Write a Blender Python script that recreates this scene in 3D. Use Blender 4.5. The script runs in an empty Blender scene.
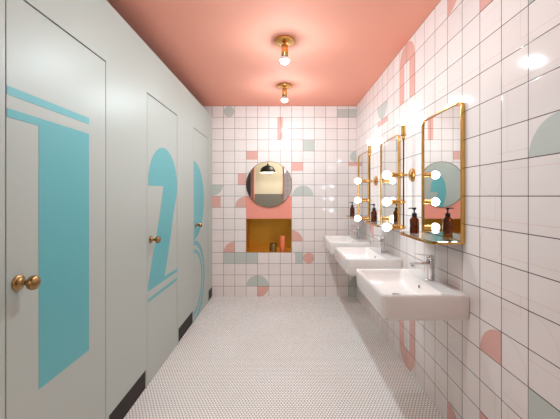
import bpy, bmesh, math, random
from mathutils import Vector, Matrix
from mathutils.geometry import tessellate_polygon

C = bpy.context.scene.collection
S = bpy.context.scene
PI = math.pi

# ------------------------------------------------------------------ camera
# world: x = right, y = into the room, z = up. Camera stands near the doorway.
EYE = 1.3245
cam_d = bpy.data.cameras.new('camera')
cam_d.sensor_width = 36.0
cam_d.lens = 36.0 * 311.0 / 560.0
cam_d.shift_x = -4.3 / 560.0
cam_d.shift_y = -13.4 / 560.0
cam_d.clip_start = 0.02
cam = bpy.data.objects.new('camera', cam_d)
cam.location = (0, 0, EYE)
cam.rotation_euler = (PI / 2, 0, 0)
C.objects.link(cam)
S.camera = cam

# ------------------------------------------------------------------ world, exposure, lamp powers
w = bpy.data.worlds.new('world')
S.world = w
w.use_nodes = True
w.node_tree.nodes['Background'].inputs[0].default_value = (1.0, 0.95, 0.9, 1)
w.node_tree.nodes['Background'].inputs[1].default_value = 0.3
S.view_settings.view_transform = 'Standard'
S.view_settings.look = 'None'
S.view_settings.gamma = 1.0
S.view_settings.use_curve_mapping = False
S.view_settings.exposure = 1.02
S.cycles.use_denoising = True
S.cycles.max_bounces = 14
S.cycles.diffuse_bounces = 5
S.cycles.glossy_bounces = 8
S.cycles.transmission_bounces = 8
S.cycles.sample_clamp_indirect = 6.0
S.cycles.caustics_reflective = False
S.cycles.caustics_refractive = False
BULB_CEILING = 490.0
BULB_WALL = 9.0
BULB_HALL = 130.0
FILL_GLOBE = 125.0
BULB_COLOR = (0.80, 0.965, 1.02)

# ------------------------------------------------------------------ measures
XR = 0.95        # right wall
XP = -0.951      # face of the cubicle partition
YB = 4.103       # back wall
YN = -0.60       # wall behind the camera
H = 2.513        # ceiling
TW = 0.15        # tile width
TH = 0.14855     # tile height
U_BACK = -0.8034 # a vertical joint of the back wall
U_RIGHT = 1.2109 # a vertical joint of the right wall
XL = -2.25       # outer left wall behind the cubicles


def srgb(r, g, b):
    def f(c):
        c /= 255.0
        return c / 12.92 if c <= 0.04045 else ((c + 0.055) / 1.055) ** 2.4
    return (f(r), f(g), f(b), 1.0)

# ------------------------------------------------------------------ materials
def new_mat(name):
    m = bpy.data.materials.new(name)
    m.use_nodes = True
    nt = m.node_tree
    return m, nt, nt.nodes['Principled BSDF']


def math_node(nt, op, a, b=None, c=None):
    n = nt.nodes.new('ShaderNodeMath')
    n.operation = op
    for i, v in enumerate((a, b, c)):
        if v is None:
            continue
        if isinstance(v, (int, float)):
            n.inputs[i].default_value = v
        else:
            nt.links.new(v, n.inputs[i])
    return n.outputs[0]


def plain(name, col, rough=0.5, metal=0.0, noise=0.0, nscale=6.0, bump=0.0, bscale=60.0, spec=0.5, coat=0.0):
    m, nt, b = new_mat(name)
    b.inputs['Roughness'].default_value = rough
    b.inputs['Metallic'].default_value = metal
    b.inputs['Specular IOR Level'].default_value = spec
    b.inputs['Coat Weight'].default_value = coat
    tc = nt.nodes.new('ShaderNodeTexCoord')
    nz = nt.nodes.new('ShaderNodeTexNoise')
    nz.inputs['Scale'].default_value = nscale
    nt.links.new(tc.outputs['Object'], nz.inputs['Vector'])
    mx = nt.nodes.new('ShaderNodeMix')
    mx.data_type = 'RGBA'
    mx.inputs[6].default_value = col
    mx.inputs[7].default_value = (col[0] * (1 - noise), col[1] * (1 - noise), col[2] * (1 - noise), 1)
    nt.links.new(nz.outputs['Fac'], mx.inputs[0])
    nt.links.new(mx.outputs[2], b.inputs['Base Color'])
    if bump > 0:
        n2 = nt.nodes.new('ShaderNodeTexNoise')
        n2.inputs['Scale'].default_value = bscale
        nt.links.new(tc.outputs['Object'], n2.inputs['Vector'])
        bp = nt.nodes.new('ShaderNodeBump')
        bp.inputs['Strength'].default_value = bump
        bp.inputs['Distance'].default_value = 0.002
        nt.links.new(n2.outputs['Fac'], bp.inputs['Height'])
        nt.links.new(bp.outputs[0], b.inputs['Normal'])
    return m


def tile_mat(name, col, axis, u0, grout=srgb(88, 64, 54), rough=0.07, gw=0.0038, vary=0.05):
    """glazed square tile with joints every TW x TH, measured in room coordinates"""
    m, nt, b = new_mat(name)
    L = nt.links
    tc = nt.nodes.new('ShaderNodeTexCoord')
    sp = nt.nodes.new('ShaderNodeSeparateXYZ')
    L.new(tc.outputs['Object'], sp.inputs[0])
    uu = math_node(nt, 'DIVIDE', math_node(nt, 'SUBTRACT', sp.outputs[axis], u0), TW)
    vv = math_node(nt, 'DIVIDE', math_node(nt, 'SUBTRACT', sp.outputs[2], EYE), TH)

    def edge(t, size):
        d = math_node(nt, 'ABSOLUTE', math_node(nt, 'SUBTRACT', math_node(nt, 'FRACT', t), 0.5))
        return math_node(nt, 'MULTIPLY', math_node(nt, 'SUBTRACT', 0.5, d), size)
    dist = math_node(nt, 'MINIMUM', edge(uu, TW), edge(vv, TH))
    mr = nt.nodes.new('ShaderNodeMapRange')
    mr.interpolation_type = 'SMOOTHSTEP'
    mr.inputs[1].default_value = gw * 0.5 * 0.7
    mr.inputs[2].default_value = gw * 0.5 * 1.3
    L.new(dist, mr.inputs[0])
    # a little tone difference from tile to tile
    cb = nt.nodes.new('ShaderNodeCombineXYZ')
    L.new(math_node(nt, 'FLOOR', uu), cb.inputs[0])
    L.new(math_node(nt, 'FLOOR', vv), cb.inputs[1])
    wn = nt.nodes.new('ShaderNodeTexWhiteNoise')
    wn.noise_dimensions = '2D'
    L.new(cb.outputs[0], wn.inputs['Vector'])
    tone = nt.nodes.new('ShaderNodeMix')
    tone.data_type = 'RGBA'
    tone.inputs[6].default_value = col
    tone.inputs[7].default_value = (col[0] * (1 - vary), col[1] * (1 - vary * 1.2), col[2] * (1 - vary * 1.2), 1)
    L.new(wn.outputs['Value'], tone.inputs[0])
    mx = nt.nodes.new('ShaderNodeMix')
    mx.data_type = 'RGBA'
    mx.inputs[6].default_value = grout
    L.new(mr.outputs[0], mx.inputs[0])
    L.new(tone.outputs[2], mx.inputs[7])
    L.new(mx.outputs[2], b.inputs['Base Color'])
    b.inputs['Specular IOR Level'].default_value = 0.42
    rr = nt.nodes.new('ShaderNodeMapRange')
    rr.inputs[3].default_value = 0.8
    rr.inputs[4].default_value = rough
    L.new(mr.outputs[0], rr.inputs[0])
    L.new(rr.outputs[0], b.inputs['Roughness'])
    # pillowed edge and faint waviness of the glaze
    ed = nt.nodes.new('ShaderNodeMapRange')
    ed.interpolation_type = 'SMOOTHSTEP'
    ed.inputs[1].default_value = 0.0
    ed.inputs[2].default_value = 0.0035
    L.new(dist, ed.inputs[0])
    nz = nt.nodes.new('ShaderNodeTexNoise')
    nz.inputs['Scale'].default_value = 9.0
    L.new(tc.outputs['Object'], nz.inputs['Vector'])
    hh = math_node(nt, 'ADD', ed.outputs[0], math_node(nt, 'MULTIPLY', nz.outputs['Fac'], 0.9))
    bp = nt.nodes.new('ShaderNodeBump')
    bp.inputs['Strength'].default_value = 0.2
    bp.inputs['Distance'].default_value = 0.0012
    L.new(hh, bp.inputs['Height'])
    L.new(bp.outputs[0], b.inputs['Normal'])
    return m


def mosaic_mat(name):
    """penny mosaic: round white buttons on a triangular lattice, brown-grey grout"""
    m, nt, b = new_mat(name)
    L = nt.links
    a = 0.0200
    bb = a * math.sqrt(3)
    tc = nt.nodes.new('ShaderNodeTexCoord')
    sp = nt.nodes.new('ShaderNodeSeparateXYZ')
    L.new(tc.outputs['Object'], sp.inputs[0])

    def cell(off):
        def ax(o, s):
            t = math_node(nt, 'ADD', math_node(nt, 'DIVIDE', o, s), off)
            return math_node(nt, 'MULTIPLY', math_node(nt, 'SUBTRACT', math_node(nt, 'FRACT', t), 0.5), s)
        dx, dy = ax(sp.outputs[0], a), ax(sp.outputs[1], bb)
        return math_node(nt, 'SQRT', math_node(nt, 'ADD', math_node(nt, 'MULTIPLY', dx, dx), math_node(nt, 'MULTIPLY', dy, dy)))
    d = math_node(nt, 'MINIMUM', cell(0.0), cell(0.5))
    mr = nt.nodes.new('ShaderNodeMapRange')
    mr.interpolation_type = 'SMOOTHSTEP'
    mr.inputs[1].default_value = 0.0098
    mr.inputs[2].default_value = 0.0086
    L.new(d, mr.inputs[0])
    nz = nt.nodes.new('ShaderNodeTexNoise')
    nz.inputs['Scale'].default_value = 2.5
    L.new(tc.outputs['Object'], nz.inputs['Vector'])
    tone = nt.nodes.new('ShaderNodeMix')
    tone.data_type = 'RGBA'
    tone.inputs[6].default_value = srgb(253, 249, 246)
    tone.inputs[7].default_value = srgb(240, 232, 226)
    L.new(nz.outputs['Fac'], tone.inputs[0])
    mx = nt.nodes.new('ShaderNodeMix')
    mx.data_type = 'RGBA'
    mx.inputs[6].default_value = srgb(96, 84, 76)
    L.new(mr.outputs[0], mx.inputs[0])
    L.new(tone.outputs[2], mx.inputs[7])
    L.new(mx.outputs[2], b.inputs['Base Color'])
    b.inputs['Roughness'].default_value = 0.42
    bp = nt.nodes.new('ShaderNodeBump')
    bp.inputs['Strength'].default_value = 0.4
    bp.inputs['Distance'].default_value = 0.001
    L.new(mr.outputs[0], bp.inputs['Height'])
    L.new(bp.outputs[0], b.inputs['Normal'])
    return m


def emitter(name, strength, col=BULB_COLOR):
    m, nt, b = new_mat(name)
    b.inputs['Base Color'].default_value = (0.9, 0.9, 0.88, 1)
    b.inputs['Roughness'].default_value = 0.3
    b.inputs['Emission Color'].default_value = (*col, 1)
    b.inputs['Emission Strength'].default_value = strength
    return m


def glass_mat(name, col, rough=0.02, ior=1.45):
    m, nt, b = new_mat(name)
    b.inputs['Base Color'].default_value = col
    b.inputs['Roughness'].default_value = rough
    b.inputs['Transmission Weight'].default_value = 1.0
    b.inputs['IOR'].default_value = ior
    return m


WHITE = srgb(242, 230, 226)
PINK = srgb(230, 176, 165)
SAGE = srgb(199, 202, 195)
LINE = srgb(238, 218, 211)
M = {}
for tag_, ax_, u_ in (('back', 0, U_BACK), ('right', 1, U_RIGHT)):
    M['w_' + tag_] = tile_mat('white_tile_' + tag_, WHITE, ax_, u_)
    M['p_' + tag_] = tile_mat('pink_tile_' + tag_, PINK, ax_, u_)
    M['s_' + tag_] = tile_mat('sage_tile_' + tag_, SAGE, ax_, u_)
    M['l_' + tag_] = tile_mat('line_tile_' + tag_, LINE, ax_, u_)
M['coral'] = plain('coral_paint', srgb(244, 152, 134), 0.45, noise=0.03)
M['coral_ceiling'] = plain('coral_ceiling_paint', srgb(250, 170, 148), 0.75, spec=0.2, noise=0.05, nscale=1.5)
M['mosaic'] = mosaic_mat('penny_mosaic')
M['grey'] = plain('sage_grey_paint', srgb(178, 183, 176), 0.38, noise=0.03, nscale=1.2, bump=0.03, bscale=25)
M['blue'] = plain('aqua_vinyl', srgb(96, 172, 178), 0.4, noise=0.02)
M['dark'] = plain('toe_gap_shade_brown', srgb(40, 29, 24), 0.7, noise=0.2)
M['black'] = plain('black_paint', srgb(20, 19, 20), 0.5)
M['matte_black'] = plain('matte_black_paint', srgb(16, 14, 14), 0.85, spec=0.2)
M['brass'] = plain('brushed_brass', srgb(228, 178, 104), 0.24, metal=1.0, noise=0.12, nscale=30)
M['gold'] = plain('niche_brass_sheet', srgb(226, 166, 62), 0.36, metal=0.8, noise=0.18, nscale=8)
M['bronze'] = plain('aged_brass', srgb(172, 138, 92), 0.27, metal=1.0, noise=0.2, nscale=40)
M['chrome'] = plain('chrome', srgb(226, 226, 228), 0.07, metal=1.0)
M['ceramic'] = plain('white_ceramic', srgb(240, 232, 228), 0.1, coat=0.4)
M['mirror'] = plain('mirror_silver', srgb(238, 240, 238), 0.006, metal=1.0)
M['amber'] = glass_mat('amber_glass', srgb(92, 38, 10), 0.03)
M['glass'] = glass_mat('clear_glass', srgb(246, 250, 249), 0.01)
M['soap'] = plain('brown_liquid', srgb(84, 42, 18), 0.2)
M['copper'] = plain('coral_metal', srgb(250, 132, 88), 0.35, metal=0.1)
M['cream'] = plain('cream_wall_paint', srgb(206, 200, 182), 0.6, noise=0.03)
M['wains'] = plain('dark_grey_wall_paint', srgb(112, 112, 108), 0.5, noise=0.04)
M['hallfloor'] = plain('hall_floor', srgb(120, 110, 100), 0.5, noise=0.2)
M['hallwhite'] = plain('hall_ceiling_paint', srgb(225, 222, 212), 0.7)
M['bulb_c'] = emitter('ceiling_bulb_glow', BULB_CEILING)
M['bulb_w'] = emitter('wall_bulb_glow', BULB_WALL)
M['bulb_h'] = emitter('hall_bulb_glow', BULB_HALL, (1.0, 0.93, 0.82))

# ------------------------------------------------------------------ mesh helpers
def link_mesh(name, bm, mats, parent=None, smooth=None, loc=None):
    me = bpy.data.meshes.new(name)
    bm.normal_update()
    bm.to_mesh(me)
    bm.free()
    if not isinstance(mats, (list, tuple)):
        mats = [mats]
    for m in mats:
        me.materials.append(m)
    if smooth is not None:
        for p in me.polygons:
            p.use_smooth = True
        me.set_sharp_from_angle(angle=math.radians(smooth))
    o = bpy.data.objects.new(name, me)
    C.objects.link(o)
    if parent is not None:
        o.parent = parent
    if loc is not None:
        o.location = loc
    return o


def box(bm, x0, x1, y0, y1, z0, z1, mi=0, bev=0.0, seg=2):
    t = bmesh.new()
    vs = [t.verts.new(p) for p in ((x0, y0, z0), (x1, y0, z0), (x1, y1, z0), (x0, y1, z0),
                                   (x0, y0, z1), (x1, y0, z1), (x1, y1, z1), (x0, y1, z1))]
    for f in ((0, 3, 2, 1), (4, 5, 6, 7), (0, 1, 5, 4), (1, 2, 6, 5), (2, 3, 7, 6), (3, 0, 4, 7)):
        t.faces.new([vs[i] for i in f])
    if bev > 0:
        bmesh.ops.bevel(t, geom=list(t.edges), offset=bev, segments=seg, affect='EDGES', profile=0.5)
    merge(bm, t, mi)


def merge(bm, t, mi=0):
    mp = {}
    for v in t.verts:
        mp[v] = bm.verts.new(v.co)
    for f in t.faces:
        try:
            nf = bm.faces.new([mp[v] for v in f.verts])
            nf.material_index = mi
            nf.smooth = f.smooth
        except ValueError:
            pass
    t.free()


def lathe(bm, prof, origin, axis, n=32, mi=0):
    """prof = [(radius, distance along axis)], closed at both ends when radius is 0"""
    axis = Vector(axis).normalized()
    e1 = axis.orthogonal().normalized()
    e2 = axis.cross(e1)
    o = Vector(origin)
    rings = []
    for r, d in prof:
        if r < 1e-7:
            rings.append([bm.verts.new(o + axis * d)])
        else:
            rings.append([bm.verts.new(o + axis * d + (e1 * math.cos(2 * PI * i / n) + e2 * math.sin(2 * PI * i / n)) * r) for i in range(n)])
    for a, b in zip(rings[:-1], rings[1:]):
        for i in range(n):
            j = (i + 1) % n
            if len(a) == 1 and len(b) == 1:
                continue
            if len(a) == 1:
                f = [a[0], b[i], b[j]]
            elif len(b) == 1:
                f = [a[i], b[0], a[j]]
            else:
                f = [a[i], b[i], b[j], a[j]]
            nf = bm.faces.new(f[::-1])
            nf.material_index = mi


def sphere_prof(r, c, a0=0.0, a1=PI, n=14):
    return [(r * math.sin(a0 + (a1 - a0) * i / n), c - r * math.cos(a0 + (a1 - a0) * i / n)) for i in range(n + 1)]


def tube(bm, pts, r, n=12, closed=False, mi=0):
    P = [Vector(p) for p in pts]
    rings = []
    N = len(P)
    prev = None
    for i in range(N):
        if closed:
            d = (P[(i + 1) % N] - P[i - 1]).normalized()
        else:
            d = (P[min(i + 1, N - 1)] - P[max(i - 1, 0)]).normalized()
        if prev is None:
            u = d.orthogonal().normalized()
        else:
            u = (prev - d * prev.dot(d)).normalized()
        prev = u
        v = d.cross(u)
        rr = r[i] if isinstance(r, (list, tuple)) else r
        rings.append([bm.verts.new(P[i] + (u * math.cos(2 * PI * k / n) + v * math.sin(2 * PI * k / n)) * rr) for k in range(n)])
    seq = list(zip(rings[:-1], rings[1:]))
    if closed:
        seq.append((rings[-1], rings[0]))
    for a, b in seq:
        for k in range(n):
            j = (k + 1) % n
            bm.faces.new([a[k], a[j], b[j], b[k]]).material_index = mi
    if not closed:
        bm.faces.new(rings[0][::-1]).material_index = mi
        bm.faces.new(rings[-1]).material_index = mi


def round_rect(x0, x1, y0, y1, rad, n=6):
    """counter-clockwise loop; rad = (x0y0, x1y0, x1y1, x0y1)"""
    out = []
    for (cx, cy, sx, sy, a0), r in zip(((x0, y0, 1, 1, PI), (x1, y0, -1, 1, 1.5 * PI), (x1, y1, -1, -1, 0), (x0, y1, 1, -1, 0.5 * PI)), rad):
        for i in range(n + 1):
            a = a0 + PI / 2 * i / n
            out.append((cx + sx * r + r * math.cos(a), cy + sy * r + r * math.sin(a)))
    return out


def prism(bm, poly, mapf, d0, d1, mi=0):
    """extruded polygon: mapf(u, v, depth) -> 3D"""
    a = [bm.verts.new(mapf(u, v, d0)) for u, v in poly]
    b = [bm.verts.new(mapf(u, v, d1)) for u, v in poly]
    n = len(poly)
    for i in range(n):
        j = (i + 1) % n
        bm.faces.new([a[i], a[j], b[j], b[i]]).material_index = mi
    tris = tessellate_polygon([[Vector((u, v, 0)) for u, v in poly]])
    for t in tris:
        bm.faces.new([b[i] for i in t]).material_index = mi
        bm.faces.new([a[i] for i in t][::-1]).material_index = mi


def structure(o):
    o['kind'] = 'structure'
    return o


def thing(name, label, cat, loc=(0, 0, 0), group=None, rotz=0.0):
    o = bpy.data.objects.new(name, None)
    o.empty_display_size = 0.1
    C.objects.link(o)
    o.location = loc
    o.rotation_euler = (0, 0, rotz)
    o['label'] = label
    o['category'] = cat
    if group:
        o['group'] = group
    return o


def dup(root, loc, label):
    def rec(src, parent):
        c = src.copy()
        C.objects.link(c)
        if parent is not None:
            c.parent = parent
        for ch in kids.get(src, []):
            rec(ch, c)
        return c
    kids = {}
    for o in list(C.objects):
        if o.parent is not None:
            kids.setdefault(o.parent, []).append(o)
    r = rec(root, None)
    r.location = loc
    r['label'] = label
    return r

# ------------------------------------------------------------------ floor, ceiling, walls
bm = bmesh.new()
box(bm, XL, XR, YN, YB, -0.06, 0.0)
structure(link_mesh('floor', bm, M['mosaic']))
bm = bmesh.new()
box(bm, XL, XR, YN, YB, H, H + 0.08)
structure(link_mesh('ceiling', bm, M['coral_ceiling']))

rng = random.Random(7)


def arc(cu, cv, r, a0, a1, n=24):
    return [(cu + r * math.cos(math.radians(a0 + (a1 - a0) * i / n)), cv + r * math.sin(math.radians(a0 + (a1 - a0) * i / n))) for i in range(n + 1)]


def sector(cu, cv, r, a0, a1):
    return [(cu, cv)] + arc(cu, cv, r, a0, a1)


def rect(u0, u1, v0, v1):
    return [(u0, v0), (u1, v0), (u1, v1), (u0, v1)]


def clip(poly, axis, lim, keep_less):
    out = []
    n = len(poly)
    for i in range(n):
        p, q = poly[i], poly[(i + 1) % n]
        ip = (p[axis] <= lim) if keep_less else (p[axis] >= lim)
        iq = (q[axis] <= lim) if keep_less else (q[axis] >= lim)
        if ip:
            out.append(p)
        if ip != iq:
            t = (lim - p[axis]) / (q[axis] - p[axis])
            out.append((p[0] + t * (q[0] - p[0]), p[1] + t * (q[1] - p[1])))
    return out


def ring(cu, cv, r, wd, a0=0, a1=360, n=40):
    quads = []
    for i in range(n):
        b0 = math.radians(a0 + (a1 - a0) * i / n)
        b1 = math.radians(a0 + (a1 - a0) * (i + 1) / n)
        quads.append([(cu + (r - wd) * math.cos(b0), cv + (r - wd) * math.sin(b0)), (cu + r * math.cos(b0), cv + r * math.sin(b0)),
                      (cu + r * math.cos(b1), cv + r * math.sin(b1)), (cu + (r - wd) * math.cos(b1), cv + (r - wd) * math.sin(b1))])
    return quads


def inlay(bm, polys, place, mi, lift):
    """glazed shape of another colour set in the wall face; polys in tile units (column, row down)"""
    for poly in polys:
        if len(poly) < 3:
            continue
        vs = [bm.verts.new(place(u, v, lift)) for u, v in poly]
        for t in tessellate_polygon([[Vector((u, v, 0)) for u, v in poly]]):
            bm.faces.new([vs[i] for i in t]).material_index = mi


# --- back wall; units: column lines at U_BACK + c*TW, row lines at EYE - r*TH
def pb(c, r, lift=0.0):
    return (U_BACK + c * TW, YB - lift, EYE - r * TH)


bm = bmesh.new()
NX0, NX1 = U_BACK + 2 * TW, U_BACK + 6 * TW      # niche and coral panel
NZ0, NZ1 = EYE - 5 * TH, EYE - 2 * TH
T = 0.42                                         # wall thickness holding the niche
box(bm, XL, NX0, YB, YB + T, 0, H)
box(bm, NX1, XR, YB, YB + T, 0, H)
box(bm, NX0, NX1, YB, YB + T, 0, NZ0)
box(bm, NX0, NX1, YB, YB + T, NZ1, H)
box(bm, NX0, NX1, YB + 0.36, YB + T, NZ0, NZ1)
CR = (XR - U_BACK) / TW                          # column coordinate of the corner
LC = -1.0                                        # column coordinate of the partition
FL = EYE / TH
pinks = [rect(4.75, 5.22, -7, -5), rect(2, 3, -4, -3.24), rect(6, 7, -3, -2.24), rect(1.27, 2, -2, -1),
         rect(LC, -0.24, 0, 1), sector(2, 1, 0.98, 180, 270), sector(6, 4, 0.97, 270, 360),
         rect(11, CR, -3, -2.67), arc(7.5, 5.5, 0.49, 0, 360)[:-1], sector(1, 5, 0.97, 180, 270), sector(3, 8, 0.98, 0, 90)]
sages = [arc(0.5, -7.5, 0.48, 0, 360)[:-1], rect(10, CR, -7.74, -7), rect(7, 8, -5, -4), clip(arc(11.62, -3.5, 0.49, 0, 360)[:-1], 0, CR, True),
         sector(LC, -1, 0.97, 0, 90), sector(7, 0, 0.93, 180, 360), rect(6.3, 7, 5, 6), rect(0, 3, 5, 6), sector(3, 8, 0.98, 180, 360),
         clip(sector(12, 8, 0.98, 180, 270), 0, CR, True), rect(11, CR, 8, FL)]
lines = []
for c in range(-1, 12):
    for r in range(-8, 9):
        if 2 <= c < 6 and 0 <= r < 5:
            continue
        k = rng.random()
        wl = 0.035
        e = min(c + 1, CR)
        rb = min(r + 1, FL)
        if k < 0.22:
            lines.append(rect(c, e, r + 0.25, r + 0.25 + wl))
        elif k < 0.42:
            lines.append(rect(c, e, r + 0.72, r + 0.72 + wl) if r + 0.76 < FL else rect(c, e, r, r + wl))
        elif k < 0.56 and c + 0.8 < CR:
            lines.append(rect(c + 0.72, c + 0.72 + wl, r, rb))
        elif k < 0.68:
            lines.append(rect(c + 0.25, c + 0.25 + wl, r, rb))
        elif k < 0.73 and c < 11 and r < 8:
            lines += ring(c + 0.5, r + 0.5, 0.46, wl)
lines += ring(10.5, 7.5, 0.46, 0.04)
inlay(bm, lines, pb, 3, 0.0004)
inlay(bm, pinks, pb, 1, 0.0008)
inlay(bm, sages, pb, 2, 0.0008)
inlay(bm, [rect(2, 6, 0, 2)], pb, 4, 0.0012)
structure(link_mesh('wall_back', bm, [M['w_back'], M['p_back'], M['s_back'], M['l_back'], M['coral']]))

# --- right wall; units: k columns into the room from U_RIGHT, rows down from EYE
def pr(k, r, lift=0.0):
    return (XR - lift, U_RIGHT + k * TW, EYE - r * TH)


bm = bmesh.new()
box(bm, XR, XR + 0.12, YN - 0.12, YB + 0.42, 0, H)
KC = (YB - U_RIGHT) / TW


def arch(cu, rows_from, rows_to, up, gap=0.33):
    """two legs and a half-round end, r = 1"""
    out = [rect(cu - 1, cu - gap, rows_from, rows_to), rect(cu + gap, cu + 1, rows_from, rows_to)]
    if up:
        out.append(clip(arc(cu, rows_from, 0.985, 180, 360), 1, -8.0 + 0.0, False))
    else:
        out.append(clip(arc(cu, rows_to, 0.985, 0, 180), 1, FL, True))
    return out


pinks = arch(8, -7, -5, True) + arch(8, 6, 8, False)
pinks += [rect(11, 13, -5, -4.66), rect(17.3, KC, -3, -2.67), sector(4, -8, 0.985, 90, 180), rect(1, 2, -7, -6),
          sector(1, 5, 0.985, 270, 360), rect(1, 2, 7, 8), clip(clip(sector(4, 9, 0.985, 180, 270), 1, FL, True), 0, 4, True),
          sector(14, 2, 0.985, 0, 90)]
sages = [sector(12, -6, 0.985, 0, 180), rect(-1, 0, -6, -5), sector(-1, -1, 0.985, 180, 360), rect(-2, 0, 5, 6),
         sector(-5, 3, 0.985, 90, 270), clip(sector(KC, 8, 0.6, 180, 270), 0, KC, True)]
pinks += [rect(-4, -3, -3, -2), sector(-7, 2, 0.985, 0, 180)]
lines = []
wl = 0.028
lines += ring(1.5, 1.5, 0.48, wl) + ring(1.5, -0.5, 0.48, wl)
lines += [rect(-1.5, 2.6, 0.72, 0.72 + wl), rect(1.24, 1.24 + wl, 0, 0.72), rect(-2, 1, -0.75 - wl, -0.75), rect(-0.0, 1.2, -1.27, -1.27 + wl),
          rect(0.74, 0.74 + wl, -3.0, -1.27), rect(0.25, 0.25 + wl, -6, -4.25), rect(-1.2, 0.25, -4.25, -4.25 + wl),
          rect(1, 2, -5.25, -5.25 + wl), rect(1, 3.0, -4.25, -4.25 + wl), rect(-1, 1, 1.75, 1.75 + wl), rect(-1, 1.7, 2.7, 2.7 + wl),
          rect(0.2, 1, 3.25, 3.25 + wl), rect(0.25, 0.25 + wl, 2.7, 3.25), rect(-2, 0, 4.25, 4.25 + wl), rect(-2, 1, -3.2, -3.2 + wl)]
lines += ring(1, 5, 1.0, wl, 180, 270, 20) + ring(0, 4, 1.0, wl, 180, 270, 20) + ring(6.5, -6.4, 0.45, wl, 180, 360) + ring(4.5, -7, 0.46, wl, 180, 360)
lines += ring(3.5, -6.4, 0.45, wl, 180, 300)
for c in range(-11, 19):
    for r in range(-8, 9):
        if -2 <= c < 3 and r > -6 and r < 5:
            continue
        k = rng.random()
        e = min(c + 1, KC)
        rb = min(r + 1, FL)
        rt = r
        if k < 0.2:
            lines.append(rect(c, e, r + 0.25, r + 0.25 + wl))
        elif k < 0.36:
            lines.append(rect(c, e, r + 0.72, r + 0.72 + wl))
        elif k < 0.52 and c + 0.8 < KC:
            lines.append(rect(c + 0.72, c + 0.72 + wl, rt, rb))
        elif k < 0.64:
            lines.append(rect(c + 0.25, c + 0.25 + wl, rt, rb))
        elif k < 0.70 and r < 8:
            lines += ring(c + 0.5, r + 0.5, 0.46, wl)
inlay(bm, lines, pr, 3, 0.0004)
inlay(bm, pinks, pr, 1, 0.0008)
inlay(bm, sages, pr, 2, 0.0008)
structure(link_mesh('wall_right', bm, [M['w_right'], M['p_right'], M['s_right'], M['l_right']]))

bm = bmesh.new()
box(bm, XL - 0.1, XL, YN - 0.12, YB + 0.42, 0, H)
structure(link_mesh('wall_left', bm, M['w_right']))

# wall behind the camera, with the doorway to the hall
DX0, DX1, DZ = -0.87, -0.03, 2.40
bm = bmesh.new()
box(bm, XL, DX0, YN - 0.12, YN, 0, H)
box(bm, DX1, XR, YN - 0.12, YN, 0, H)
box(bm, DX0, DX1, YN - 0.12, YN, DZ, H)
structure(link_mesh('wall_front', bm, M['w_back']))
bm = bmesh.new()
for x0, x1 in ((DX0 - 0.06, DX0 + 0.015), (DX1 - 0.015, DX1 + 0.03)):
    box(bm, x0, x1, YN - 0.14, YN + 0.02, 0, DZ + 0.05, bev=0.003)
box(bm, DX0 + 0.015, DX1 - 0.015, YN - 0.14, YN + 0.02, DZ - 0.015, DZ + 0.05)
structure(link_mesh('trim_1', bm, M['coral']))

# hall beyond the doorway
HY = -2.85
bm = bmesh.new()
box(bm, -2.6, 1.8, HY, YN - 0.12, -0.06, -0.0)
structure(link_mesh('floor_hall', bm, M['hallfloor']))
bm = bmesh.new()
box(bm, -2.6, 1.8, HY, YN - 0.12, 3.40, 3.48)
structure(link_mesh('ceiling_hall', bm, M['hallwhite']))
bm = bmesh.new()
box(bm, -2.6, 1.8, HY - 0.1, HY, 0, 1.40, 1)
box(bm, -2.6, 1.8, HY - 0.1, HY, 1.40, 3.40, 0)
structure(link_mesh('wall_hall_far', bm, [M['cream'], M['wains']]))
for nm, x0, x1 in (('wall_hall_left', -2.7, -2.6), ('wall_hall_right', 1.8, 1.9)):
    bm = bmesh.new()
    box(bm, x0, x1, HY - 0.1, YN - 0.12, 0, 1.40, 1)
    box(bm, x0, x1, HY - 0.1, YN - 0.12, 1.40, 3.40, 0)
    structure(link_mesh(nm, bm, [M['cream'], M['wains']]))
bm = bmesh.new()
box(bm, -2.6, XL - 0.1, YN - 0.22, YN - 0.12, 0, 3.40)
box(bm, XR + 0.12, 1.8, YN - 0.22, YN - 0.12, 0, 3.40)
box(bm, XL - 0.1, XR + 0.12, YN - 0.22, YN - 0.12, H, 3.40)
structure(link_mesh('wall_hall_near', bm, M['cream']))

# ------------------------------------------------------------------ cubicle front on the left
PT = 2.372      # height of the partition
DT = 2.0445     # door head
PX0, PX1 = XP - 0.036, XP
D = [(1.0595, 1.659), (2.154, 2.762), (3.262, 3.872)]
GAPZ = 0.132
bm = bmesh.new()
box(bm, PX0, PX1, 0.36, YB, DT, PT)
box(bm, PX0, PX1, 0.36, D[0][0], 0, DT)
for (a, b_), (g0, g1) in zip(((D[0][1], D[1][0]), (D[1][1], D[2][0]), (D[2][1], YB)), ((1.687, 2.139), (2.795, 3.240), (3.905, YB))):
    box(bm, PX0, PX1, a, b_, GAPZ, DT)
    box(bm, PX0, PX1, a, g0, 0, GAPZ)
    if g1 < b_:
        box(bm, PX0, PX1, g1, b_, 0, GAPZ)
structure(link_mesh('wall_partition', bm, M['grey']))
for (g0, g1) in ((1.687, 2.139), (2.795, 3.240), (3.905, YB)):
    bm = bmesh.new()
    box(bm, PX0, PX1 - 0.006, g0, min(g1, YB - 0.002), 0.0, GAPZ)
    structure(link_mesh('toe_gap_shade', bm, M['dark']))  # dark filler in the toe gap, its shade put into the colour
# black panel between the partition and the doorway
bm = bmesh.new()
box(bm, PX0, PX1, YN, 0.358, 0, PT)
structure(link_mesh('wall_left_entry', bm, M['matte_black']))


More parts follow.
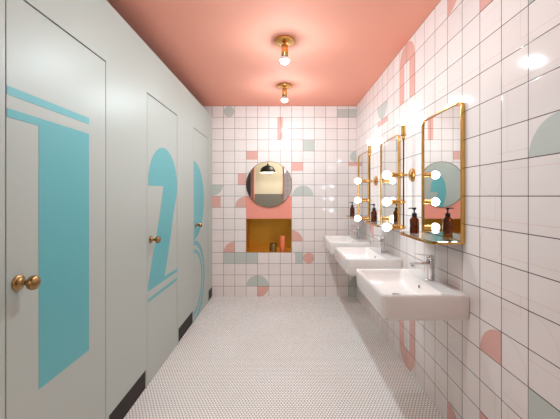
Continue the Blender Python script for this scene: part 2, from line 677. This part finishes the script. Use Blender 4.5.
# black strips added behind the door gaps, standing in for their shade
for a, b_ in D:
    bm = bmesh.new()
    sx0, sx1 = PX0 - 0.018, PX0 + 0.0005
    box(bm, sx0, sx1, a - 0.03, a + 0.02, 0.0, DT + 0.02)
    box(bm, sx0, sx1, b_ - 0.02, b_ + 0.0, 0.0, DT + 0.02)
    box(bm, sx0, sx1, a + 0.02, b_ - 0.02, DT - 0.02, DT + 0.02)
    structure(link_mesh('door_gap_shade', bm, M['matte_black']))


def pd(y, h, lift):          # door face coordinates: y along the corridor, h above eye level
    return (XP + lift, y, EYE + h)


def knob(parent, y):
    o = Vector((XP, y, 1.015))
    bm = bmesh.new()
    lathe(bm, [(0, 0), (0.0275, 0), (0.0280, 0.003), (0.0255, 0.006), (0.020, 0.0085), (0.013, 0.011), (0.0095, 0.016), (0.0085, 0.026),
               (0.0105, 0.034), (0.017, 0.038), (0.0235, 0.045), (0.0262, 0.053), (0.0245, 0.061), (0.018, 0.067), (0.009, 0.0695), (0, 0.070)],
          o, (1, 0, 0), 36)
    k = link_mesh('door_knob', bm, M['bronze'], parent, smooth=50)
    k['label'] = 'round aged brass knob'
    return k


def build_door(n, y0, y1, polys, label, kn_y):
    bm = bmesh.new()
    g = 0.0035
    box(bm, PX0 + 0.004, PX1 - 0.0008, y0 + 0.0055, y1 - 0.003, 0.004, DT - 0.0065, bev=0.0008, seg=1)
    d = structure(link_mesh('door_%d' % n, bm, M['grey']))
    bm = bmesh.new()
    for p in polys:
        prism(bm, p, pd, -0.0008, 0.0004)
    bmesh.ops.recalc_face_normals(bm, faces=list(bm.faces))
    q = link_mesh('numeral', bm, M['blue'], d)
    q['label'] = label
    knob(d, kn_y)
    return d


n1 = [rect(1.066, 1.5146, 0.350, 0.380), [(1.066, 0.2725), (1.066, 0.3025), (1.5146, 0.3025), (1.5146, -0.7495), (1.2050, -0.7495), (1.2050, 0.2725)]]
build_door(1, *D[0], n1, 'aqua blocky numeral 1', 1.112)


def PXY(x, y):      # measured point of the photograph turned into door-face metres
    Z = 295.8 / (284.3 - x)
    return (round(Z, 4), round(-(y - 196.1) * Z / 311.0, 4))


bowl = arc(2.4645, 0.089, 0.2905, 180, 0, 32)
n2a = bowl + [PXY(177.1, 191)] + [PXY(173.3, 215), PXY(168.0, 255), PXY(164.5, 276.5), PXY(177.1, 268.4), PXY(177.1, 271.4),
                                  PXY(148.35, 291.4), PXY(148.35, 285.4), PXY(153.1, 255), PXY(159.1, 220.2), PXY(163.7, 186.2), PXY(148.0, 185.3)]
n2b = [PXY(148.35, 299.1), PXY(177.1, 277.3), PXY(177.1, 280.1), PXY(148.35, 302.5)]
build_door(2, *D[1], [n2a, n2b], 'aqua numeral 2 with a slanted stem', 2.211)
yL = D[2][0] + 0.009
n3 = [clip(arc(3.262, -0.045, 0.417, -90, 90, 32), 0, yL, False)]
for r0, r1, cy in ((0.445, 0.395, -0.914), (0.352, 0.312, -0.914)):
    for q in ring(3.262, cy, r0, r0 - r1, -90, 90, 28):
        q = clip(clip(q, 0, yL, False), 1, -EYE + 0.006, False)
        if len(q) >= 3:
            n3.append(q)
build_door(3, *D[2], n3, 'aqua curved numeral 3 cut by the door edge', 3.335)

# ------------------------------------------------------------------ niche lining (brass sheet) and the round mirror
bm = bmesh.new()
t_ = 0.004
y0, y1 = YB - 0.003, YB + 0.34
box(bm, NX0, NX0 + t_, y0, y1, NZ0, NZ1)
box(bm, NX1 - t_, NX1, y0, y1, NZ0, NZ1)
box(bm, NX0 + t_, NX1 - t_, y0, y1, NZ0, NZ0 + t_)
box(bm, NX0 + t_, NX1 - t_, y0, y1, NZ1 - t_, NZ1)
box(bm, NX0, NX1, y1, y1 + t_, NZ0, NZ1)
structure(link_mesh('trim_2', bm, M['gold']))

mr_ = thing('round_mirror', 'round mirror with thin brass rim above the brass niche on the back wall', 'mirror',
            (U_BACK + 4 * TW + 0.002, YB, EYE + 0.154))
bm = bmesh.new()
lathe(bm, [(0, 0.0), (0.290, 0.0), (0.290, 0.012), (0.2965, 0.012), (0.2965, 0.0125), (0, 0.0125)], (0, 0, 0), (0, -1, 0), 96)
link_mesh('mirror_glass', bm, M['mirror'], mr_, smooth=30)
bm = bmesh.new()
lathe(bm, [(0.2965, 0.0), (0.3015, 0.0), (0.3015, 0.016), (0.2965, 0.016), (0.2965, 0.0)], (0, 0, 0), (0, -1, 0), 96)
link_mesh('mirror_rim', bm, M['bronze'], mr_, smooth=30)

# tumblers in the niche
def tumbler(name, label, x, r, h, mat, inner):
    t = thing(name, label, 'tumbler' if name == 'tumbler' else 'vase', (x, YB + 0.055, NZ0 + t_))
    bm = bmesh.new()
    lathe(bm, [(0, 0), (r * 0.94, 0), (r, 0.004), (r, h - 0.002), (r - 0.001, h), (r - 0.003, h), (r - 0.003, 0.008), (0, 0.008)], (0, 0, 0), (0, 0, 1), 40)
    link_mesh('cup_body' if name == 'tumbler' else 'vase_body', bm, mat, t, smooth=35)
    return t


tumbler('tumbler', 'short aged brass tumbler standing in the brass niche', -0.150, 0.047, 0.105, M['bronze'], None)
tumbler('vase', 'tall slim coral metal cylinder standing in the brass niche', -0.024, 0.038, 0.208, M['copper'], None)

# ------------------------------------------------------------------ ceiling lamps
def ceiling_lamp(y, label):
    t = thing('ceiling_lamp', label, 'ceiling light', (0.003, y, H), 'brass ceiling lamps in a row')
    bm = bmesh.new()
    lathe(bm, [(0, 0), (0.080, 0), (0.0815, 0.004), (0.079, 0.014), (0.072, 0.019), (0.02, 0.022), (0.0, 0.022)], (0, 0, 0), (0, 0, -1), 48)
    link_mesh('ceiling_plate', bm, M['brass'], t, smooth=40)
    bm = bmesh.new()
    lathe(bm, [(0, 0.020), (0.010, 0.020), (0.010, 0.034), (0.0235, 0.036), (0.0255, 0.042), (0.0255, 0.118), (0.0235, 0.121), (0.020, 0.118), (0.020, 0.108), (0, 0.108)],
          (0, 0, 0), (0, 0, -1), 32)
    sk = link_mesh('socket', bm, M['brass'], t, smooth=40)
    bm = bmesh.new()
    # half towards the socket left unlit, shaped to keep the ceiling from glaring
    lathe(bm, [(0, 0.1085), (0.012, 0.1085), (0.014, 0.120)] + sphere_prof(0.033, 0.149, 0.50, 0.56 * PI), (0, 0, 0), (0, 0, -1), 28, 1)
    lathe(bm, sphere_prof(0.033, 0.149, 0.56 * PI, PI), (0, 0, 0), (0, 0, -1), 28, 0)
    bmesh.ops.remove_doubles(bm, verts=list(bm.verts), dist=1e-6)
    link_mesh('bulb', bm, [M['bulb_c'], M['ceramic']], sk, smooth=60)
    return t


cl = ceiling_lamp(2.374, 'larger-looking brass ceiling lamp with bare bulb, nearer the camera')
dup(cl, (0.003, 3.340, H), 'smaller-looking brass ceiling lamp with bare bulb, nearer the back wall')
dup(cl, (0.003, 1.408, H), 'added brass ceiling lamp, unseen, evening the light above the first cubicle door')  # extra lamp added out of view to even out the light

# ------------------------------------------------------------------ basins
PITCH = 0.909
BY0, BY1 = 1.590, 2.178          # near and far side of the first basin
BX0 = 0.497                      # front
BZ0, BZ1 = 0.685, 0.816


def build_basin():
    W = BY1 - BY0
    F = XR - BX0
    # local: origin at wall, centre of basin, x out of the wall (negative), z from the rim top
    t = thing('wall_basin', 'nearest white rectangular basin on the tiled wall', 'sink', (XR, (BY0 + BY1) / 2, BZ1), 'white wall basins with chrome taps')
    bm = bmesh.new()

    def loop(x0, x1, y0, y1, rf, rb, z):
        return [(x, y, z) for x, y in round_rect(x0, x1, y0, y1, (rf, rb, rb, rf), 7)]
    a = W / 2
    L = [loop(-F + 0.045, -0.001, -a + 0.035, a - 0.035, 0.03, 0.004, -0.136),
         loop(-F + 0.022, -0.001, -a + 0.016, a - 0.016, 0.036, 0.004, -0.134),
         loop(-F + 0.010, -0.001, -a + 0.006, a - 0.006, 0.038, 0.004, -0.124),
         loop(-F + 0.004, -0.001, -a + 0.002, a - 0.002, 0.038, 0.004, -0.100),
         loop(-F, -0.001, -a, a, 0.036, 0.004, -0.012),
         loop(-F + 0.001, -0.001, -a + 0.001, a - 0.001, 0.036, 0.004, -0.004),
         loop(-F + 0.004, -0.001, -a + 0.004, a - 0.004, 0.034, 0.004, 0.0),
         loop(-F + 0.013, -0.124, -a + 0.014, a - 0.014, 0.034, 0.028, 0.0),
         loop(-F + 0.017, -0.127, -a + 0.018, a - 0.018, 0.034, 0.028, -0.003),
         loop(-F + 0.024, -0.130, -a + 0.026, a - 0.026, 0.036, 0.030, -0.020),
         loop(-F + 0.040, -0.134, -a + 0.044, a - 0.044, 0.045, 0.036, -0.055),
         loop(-F + 0.070, -0.142, -a + 0.080, a - 0.080, 0.055, 0.05, -0.078),
         loop(-F + 0.120, -0.175, -a + 0.16, a - 0.16, 0.05, 0.045, -0.088)]
    R = [[bm.verts.new(p) for p in l] for l in L]
    n = len(R[0])
    bm.faces.new(R[0][::-1])
    for p, q in zip(R[:-1], R[1:]):
        for i in range(n):
            j = (i + 1) % n
            bm.faces.new([p[i], p[j], q[j], q[i]])
    bm.faces.new(R[-1])
    bmesh.ops.recalc_face_normals(bm, faces=list(bm.faces))
    link_mesh('basin_bowl', bm, M['ceramic'], t, smooth=38)
    # overflow ring on the bowl's wall side, waste in its bottom
    bm = bmesh.new()
    lathe(bm, [(0, -0.001), (0.0085, -0.001), (0.0085, 0.002), (0.0115, 0.002), (0.0125, 0.0), (0.0125, -0.004), (0, -0.004)], (-0.1325, 0, -0.040), (-1, 0, 0.06), 24)
    lathe(bm, [(0, 0.0004), (0.0088, 0.0004)], (-0.1327, 0, -0.040), (-1, 0, 0.06), 24, 1)  # black disc painted in for the shade inside the hole
    link_mesh('overflow_ring', bm, [M['chrome'], M['matte_black']], t, smooth=40)
    bm = bmesh.new()
    lathe(bm, [(0, -0.002), (0.032, -0.002), (0.032, 0.001), (0.029, 0.003), (0.022, 0.003), (0.021, 0.005), (0, 0.006)], (-0.27, 0, -0.0878), (0, 0, 1), 32)
    link_mesh('drain', bm, M['chrome'], t, smooth=40)
    # single lever mixer on the ledge
    tx = -0.066
    bm = bmesh.new()
    lathe(bm, [(0, 0), (0.0265, 0), (0.0265, 0.003), (0.0240, 0.005), (0.0228, 0.012), (0.0222, 0.060), (0.0230, 0.100), (0.0236, 0.122), (0.0225, 0.126), (0, 0.127)],
          (tx, 0, 0), (0, 0, 1), 36)
    tap = link_mesh('tap', bm, M['chrome'], t, smooth=40)
    bm = bmesh.new()
    # spout: tapering flat bar, with the aerator under its tip
    sec = [(-0.010, 0.017, 0.086, 0.112), (-0.04, 0.0155, 0.092, 0.110), (-0.08, 0.0140, 0.095, 0.1075), (-0.110, 0.0130, 0.0965, 0.106), (-0.122, 0.0115, 0.098, 0.1045)]
    rr = []
    for dx, hw, z0, z1 in sec:
        mid = (z0 + z1) / 2
        rr.append([bm.verts.new((tx + dx, sy * hw * k, zz)) for sy, k, zz in ((-1, 0.75, z0), (1, 0.75, z0), (1, 1, mid), (1, 0.75, z1), (-1, 0.75, z1), (-1, 1, mid))])
    for p, q in zip(rr[:-1], rr[1:]):
        for i in range(6):
            j = (i + 1) % 6
            bm.faces.new([p[i], p[j], q[j], q[i]])
    bm.faces.new(rr[0][::-1])
    bm.faces.new(rr[-1])
    bmesh.ops.recalc_face_normals(bm, faces=list(bm.faces))
    lathe(bm, [(0, 0), (0.0105, 0), (0.0105, 0.014), (0.009, 0.016), (0.0085, 0.012), (0, 0.012)], (tx - 0.104, 0, 0.0975), (-0.15, 0, -1), 20)
    link_mesh('spout', bm, M['chrome'], tap, smooth=35)
    bm = bmesh.new()
    lathe(bm, [(0, 0.127), (0.0205, 0.127), (0.0225, 0.131), (0.0225, 0.146), (0.019, 0.151), (0, 0.152)], (tx, 0, 0), (0, 0, 1), 32)
    pts = [(0.014, 0.0150, 0.143, 0.151), (-0.02, 0.0150, 0.146, 0.154), (-0.060, 0.0115, 0.153, 0.159), (-0.098, 0.0085, 0.160, 0.1640)]
    rr = []
    for dx, hw, z0, z1 in pts:
        rr.append([bm.verts.new(p) for p in ((tx + dx, -hw, z0), (tx + dx, hw, z0), (tx + dx, hw, z1), (tx + dx, -hw, z1))])
    for p, q in zip(rr[:-1], rr[1:]):
        for i in range(4):
            j = (i + 1) % 4
            bm.faces.new([p[i], p[j], q[j], q[i]])
    bm.faces.new(rr[0][::-1])
    bm.faces.new(rr[-1])
    link_mesh('lever', bm, M['chrome'], tap, smooth=35)
    bm = bmesh.new()
    tube(bm, [(tx + 0.018, 0, 0.040), (tx + 0.032, 0, 0.052), (tx + 0.036, 0, 0.072)], 0.0025, 8)
    lathe(bm, sphere_prof(0.0055, 0), (tx + 0.036, 0, 0.075), (0, 0, 1), 12)
    link_mesh('pop_up_rod', bm, M['chrome'], tap, smooth=60)
    return t


b0 = build_basin()
dup(b0, (XR, b0.location.y + PITCH, BZ1), 'middle white rectangular basin on the tiled wall')
dup(b0, (XR, b0.location.y + 2 * PITCH, BZ1), 'farthest white rectangular basin, next to the back wall')

# ------------------------------------------------------------------ mirrors with shelf
MY0, MY1 = 1.632, 2.105
MZ0, MZ1 = 1.070, 1.832
SH = 0.185           # shelf depth


def build_mirror():
    W = MY1 - MY0
    Hh = MZ1 - MZ0
    t = thing('shelf_mirror', 'nearest brass-framed wall mirror with rounded corners and a shelf', 'mirror',
              (XR, (MY0 + MY1) / 2, MZ0), 'brass framed mirrors with shelves')
    a = W / 2
    r = 0.042
    out = round_rect(-a, a, 0, Hh, (0.012, 0.012, r, r), 8)
    inn = round_rect(-a + 0.009, a - 0.009, 0.009, Hh - 0.009, (0.008, 0.008, r - 0.009, r - 0.009), 8)
    bm = bmesh.new()
    xs = [(-0.000, 0), (-0.027, 0)]
    n = len(out)
    O0 = [bm.verts.new((-0.0006, y, z)) for y, z in out]
    O1 = [bm.verts.new((-0.020, y, z)) for y, z in out]
    def sh(l, s):
        return [(y * (1 - s / a), z + (s if z < Hh / 2 else -s)) for y, z in l]
    O2 = [bm.verts.new((-0.023, y, z)) for y, z in sh(out, 0.003)]
    I2 = [bm.verts.new((-0.023, y, z)) for y, z in sh(inn, -0.003)]
    I1 = [bm.verts.new((-0.020, y, z)) for y, z in inn]
    I0 = [bm.verts.new((-0.0006, y, z)) for y, z in inn]
    seq = [O0, O1, O2, I2, I1, I0]
    for p, q in list(zip(seq[:-1], seq[1:])) + [(I0, O0)]:
        for i in range(n):
            j = (i + 1) % n
            bm.faces.new([p[i], p[j], q[j], q[i]])
    bmesh.ops.recalc_face_normals(bm, faces=list(bm.faces))
    link_mesh('mirror_frame', bm, M['brass'], t, smooth=40)
    bm = bmesh.new()
    gl = round_rect(-a + 0.0085, a - 0.0085, 0.0085, Hh - 0.0085, (0.008, 0.008, r - 0.0085, r - 0.0085), 8)
    prism(bm, gl, lambda u, v, d: (-d, u, v), 0.001, 0.0135)
    bmesh.ops.recalc_face_normals(bm, faces=list(bm.faces))
    link_mesh('mirror_glass', bm, M['mirror'], t)
    # shelf: brass rim bent round the front, glass plate inside it
    rim_o = round_rect(-SH, -0.0235, -a, a, (0.055, 0.001, 0.001, 0.055), 9)
    rim_i = round_rect(-SH + 0.006, -0.0235, -a + 0.006, a - 0.006, (0.049, 0.0008, 0.0008, 0.049), 9)
    bm = bmesh.new()
    z0, z1 = 0.0, 0.013
    n = len(rim_o)
    A = [bm.verts.new((x, y, z0)) for x, y in rim_o]
    B = [bm.verts.new((x, y, z1)) for x, y in rim_o]
    Cc = [bm.verts.new((x, y, z1)) for x, y in rim_i]
    Dd = [bm.verts.new((x, y, z0)) for x, y in rim_i]
    for p, q in ((A, B), (B, Cc), (Cc, Dd), (Dd, A)):
        for i in range(n):
            j = (i + 1) % n
            # leave the wall side open between the two legs
            if abs(rim_o[i][0] + 0.0235) < 0.0012 and abs(rim_o[j][0] + 0.0235) < 0.0012 and abs(rim_o[i][1] - rim_o[j][1]) > 0.1:
                continue
            bm.faces.new([p[i], p[j], q[j], q[i]])
    bmesh.ops.recalc_face_normals(bm, faces=list(bm.faces))
    link_mesh('shelf_rim', bm, M['brass'], t, smooth=40)
    bm = bmesh.new()
    gl = round_rect(-SH + 0.0064, -0.0240, -a + 0.0064, a - 0.0064, (0.048, 0.001, 0.001, 0.048), 9)
    prism(bm, gl, lambda u, v, d: (u, v, d), 0.0105, 0.0165)
    bmesh.ops.recalc_face_normals(bm, faces=list(bm.faces))
    link_mesh('shelf_plate', bm, M['glass'], t)
    return t


m0 = build_mirror()
dup(m0, (XR, m0.location.y + PITCH, MZ0), 'middle brass-framed wall mirror with shelf, between the two wall lamps')
dup(m0, (XR, m0.location.y + 2 * PITCH, MZ0), 'farthest brass-framed wall mirror with shelf, nearest the back wall')

# ------------------------------------------------------------------ soap bottles
def build_bottle():
    t = thing('soap_bottle', 'nearest amber glass soap bottle with black pump, on the first mirror shelf', 'bottle',
              (XR - 0.120, 1.985, MZ0 + 0.0167), 'amber soap bottles on the mirror shelves')
    bm = bmesh.new()
    lathe(bm, [(0, 0), (0.026, 0), (0.0285, 0.003), (0.0285, 0.082), (0.027, 0.091), (0.021, 0.100), (0.0135, 0.105), (0.0125, 0.112), (0.0125, 0.118), (0, 0.118)],
          (0, 0, 0), (0, 0, 1), 32)
    link_mesh('bottle_body', bm, M['amber'], t, smooth=50)
    bm = bmesh.new()
    lathe(bm, [(0, 0.106), (0.0142, 0.106), (0.0155, 0.108), (0.0155, 0.124), (0.012, 0.130), (0.0045, 0.132), (0.0042, 0.150), (0.0095, 0.152), (0.0115, 0.162), (0.0100, 0.165), (0, 0.1655)],
          (0, 0, 0), (0, 0, 1), 24)
    pm = link_mesh('pump', bm, M['black'], t, smooth=50)
    bm = bmesh.new()
    tube(bm, [(-0.006, 0, 0.160), (-0.022, 0, 0.161), (-0.034, 0, 0.160), (-0.037, 0, 0.155)], [0.004, 0.0036, 0.003, 0.0026], 10)
    link_mesh('nozzle', bm, M['black'], pm, smooth=60)
    return t


s0 = build_bottle()
dup(s0, (XR - 0.118, 2.885, MZ0 + 0.0167), 'middle amber glass soap bottle with black pump, on the middle mirror shelf')
dup(s0, (XR - 0.125, 3.775, MZ0 + 0.0167), 'farthest amber glass soap bottle with black pump, on the shelf nearest the back wall')

# ------------------------------------------------------------------ wall lamps
def build_wall_lamp():
    t = thing('wall_lamp', 'nearer brass and black wall lamp with four bare bulbs, between the first two mirrors', 'wall light',
              (XR, 2.300, 1.4805), 'upright wall lamps between the mirrors')
    xr = -0.068
    bm = bmesh.new()
    lathe(bm, [(0, 0), (0.050, 0), (0.0505, 0.004), (0.048, 0.011), (0.040, 0.0155), (0.014, 0.019), (0.010, 0.023), (0, 0.023)], (0, 0, 0), (-1, 0, 0), 40)
    link_mesh('wall_plate', bm, M['brass'], t, smooth=40)
    bm = bmesh.new()
    lathe(bm, [(0, 0.020), (0.0055, 0.020), (0.0055, 0.040), (0.010, 0.044), (0.0105, 0.050), (0.006, 0.054), (0.006, 0.0625), (0, 0.0625)], (0, 0, 0), (-1, 0, 0), 20)
    link_mesh('arm', bm, M['brass'], t, smooth=40)
    bm = bmesh.new()
    tube(bm, [(xr, 0, -0.400), (xr, 0, 0.280)], 0.0052, 14)
    link_mesh('rod', bm, M['black'], t, smooth=40)

    def unit(origin, axis):
        bm = bmesh.new()
        # collar on the rod, then the flanged socket tube
        lathe(bm, [(0, -0.014), (0.009, -0.013), (0.0115, -0.006), (0.0115, 0.006), (0.009, 0.011), (0.009, 0.013), (0.019, 0.014), (0.0215, 0.018), (0.0215, 0.023), (0.0175, 0.026),
                   (0.0175, 0.092), (0.0155, 0.094), (0.013, 0.088), (0, 0.088)], origin, axis, 24)
        sk = link_mesh('socket', bm, M['brass'], t, smooth=40)
        bm = bmesh.new()
        lathe(bm, [(0, 0.0885), (0.010, 0.0885), (0.012, 0.097)] + sphere_prof(0.0295, 0.126, 0.43, PI), origin, axis, 24)
        link_mesh('bulb', bm, M['bulb_w'], sk, smooth=60)
    for dz in (0.0, -0.199, -0.386):
        unit((xr, 0, dz), (-1, 0, 0))
    unit((xr, 0, 0.275), (0, 0, 1))
    return t


l0 = build_wall_lamp()
dup(l0, (XR, 2.300 + PITCH, 1.4805), 'farther brass and black wall lamp with four bare bulbs, between the middle and farthest mirrors')

# ------------------------------------------------------------------ pendant in the hall (seen in the round mirror)
t = thing('pendant_lamp', 'black dome pendant lamp hanging in the hall, seen in the round mirror', 'pendant light', (-0.53, -1.80, 2.08))
bm = bmesh.new()
pf = [(0.25 * math.cos(a), 0.235 * math.sin(a)) for a in [i * PI / 2 / 14 for i in range(15)]]
pin = [(0.244 * math.cos(a), 0.229 * math.sin(a)) for a in [i * PI / 2 / 14 for i in range(15)]]
lathe(bm, pf[:-1] + [(0, 0.235)], (0, 0, 0), (0, 0, 1), 48, 0)
lathe(bm, [(0.25, 0.0), (0.244, 0.0)] + pin[1:-1] + [(0, 0.229)], (0, 0, 0), (0, 0, 1), 48, 1)
link_mesh('lamp_shade', bm, [M['black'], M['hallwhite']], t, smooth=50)
bm = bmesh.new()
lathe(bm, [(0, 0.23), (0.03, 0.23), (0.03, 0.27), (0.015, 0.29), (0.008, 0.29), (0.008, 1.32), (0, 1.32)], (0, 0, 0), (0, 0, 1), 20)
link_mesh('stem', bm, M['black'], t, smooth=40)
bm = bmesh.new()
lathe(bm, sphere_prof(0.05, 0.07), (0, 0, 0), (0, 0, 1), 24)
link_mesh('bulb', bm, M['bulb_h'], t, smooth=60)

# ------------------------------------------------------------------ fill globe added in the hall, unseen, to brighten the room
t = thing('fill_globe', 'added white fill globe on the hall ceiling, unseen, brightening the room through the doorway', 'ceiling light', (0.45, -1.75, 3.40))
bm = bmesh.new()
lathe(bm, [(0, 0), (0.06, 0), (0.06, 0.02), (0.03, 0.03), (0, 0.03)], (0, 0, 0), (0, 0, -1), 32)
link_mesh('ceiling_plate', bm, M['brass'], t, smooth=40)
bm = bmesh.new()
lathe(bm, sphere_prof(0.12, 0.145), (0, 0, 0), (0, 0, -1), 32)
link_mesh('globe', bm, emitter('fill_globe_glow', FILL_GLOBE, (1.0, 0.88, 0.78)), t, smooth=60)
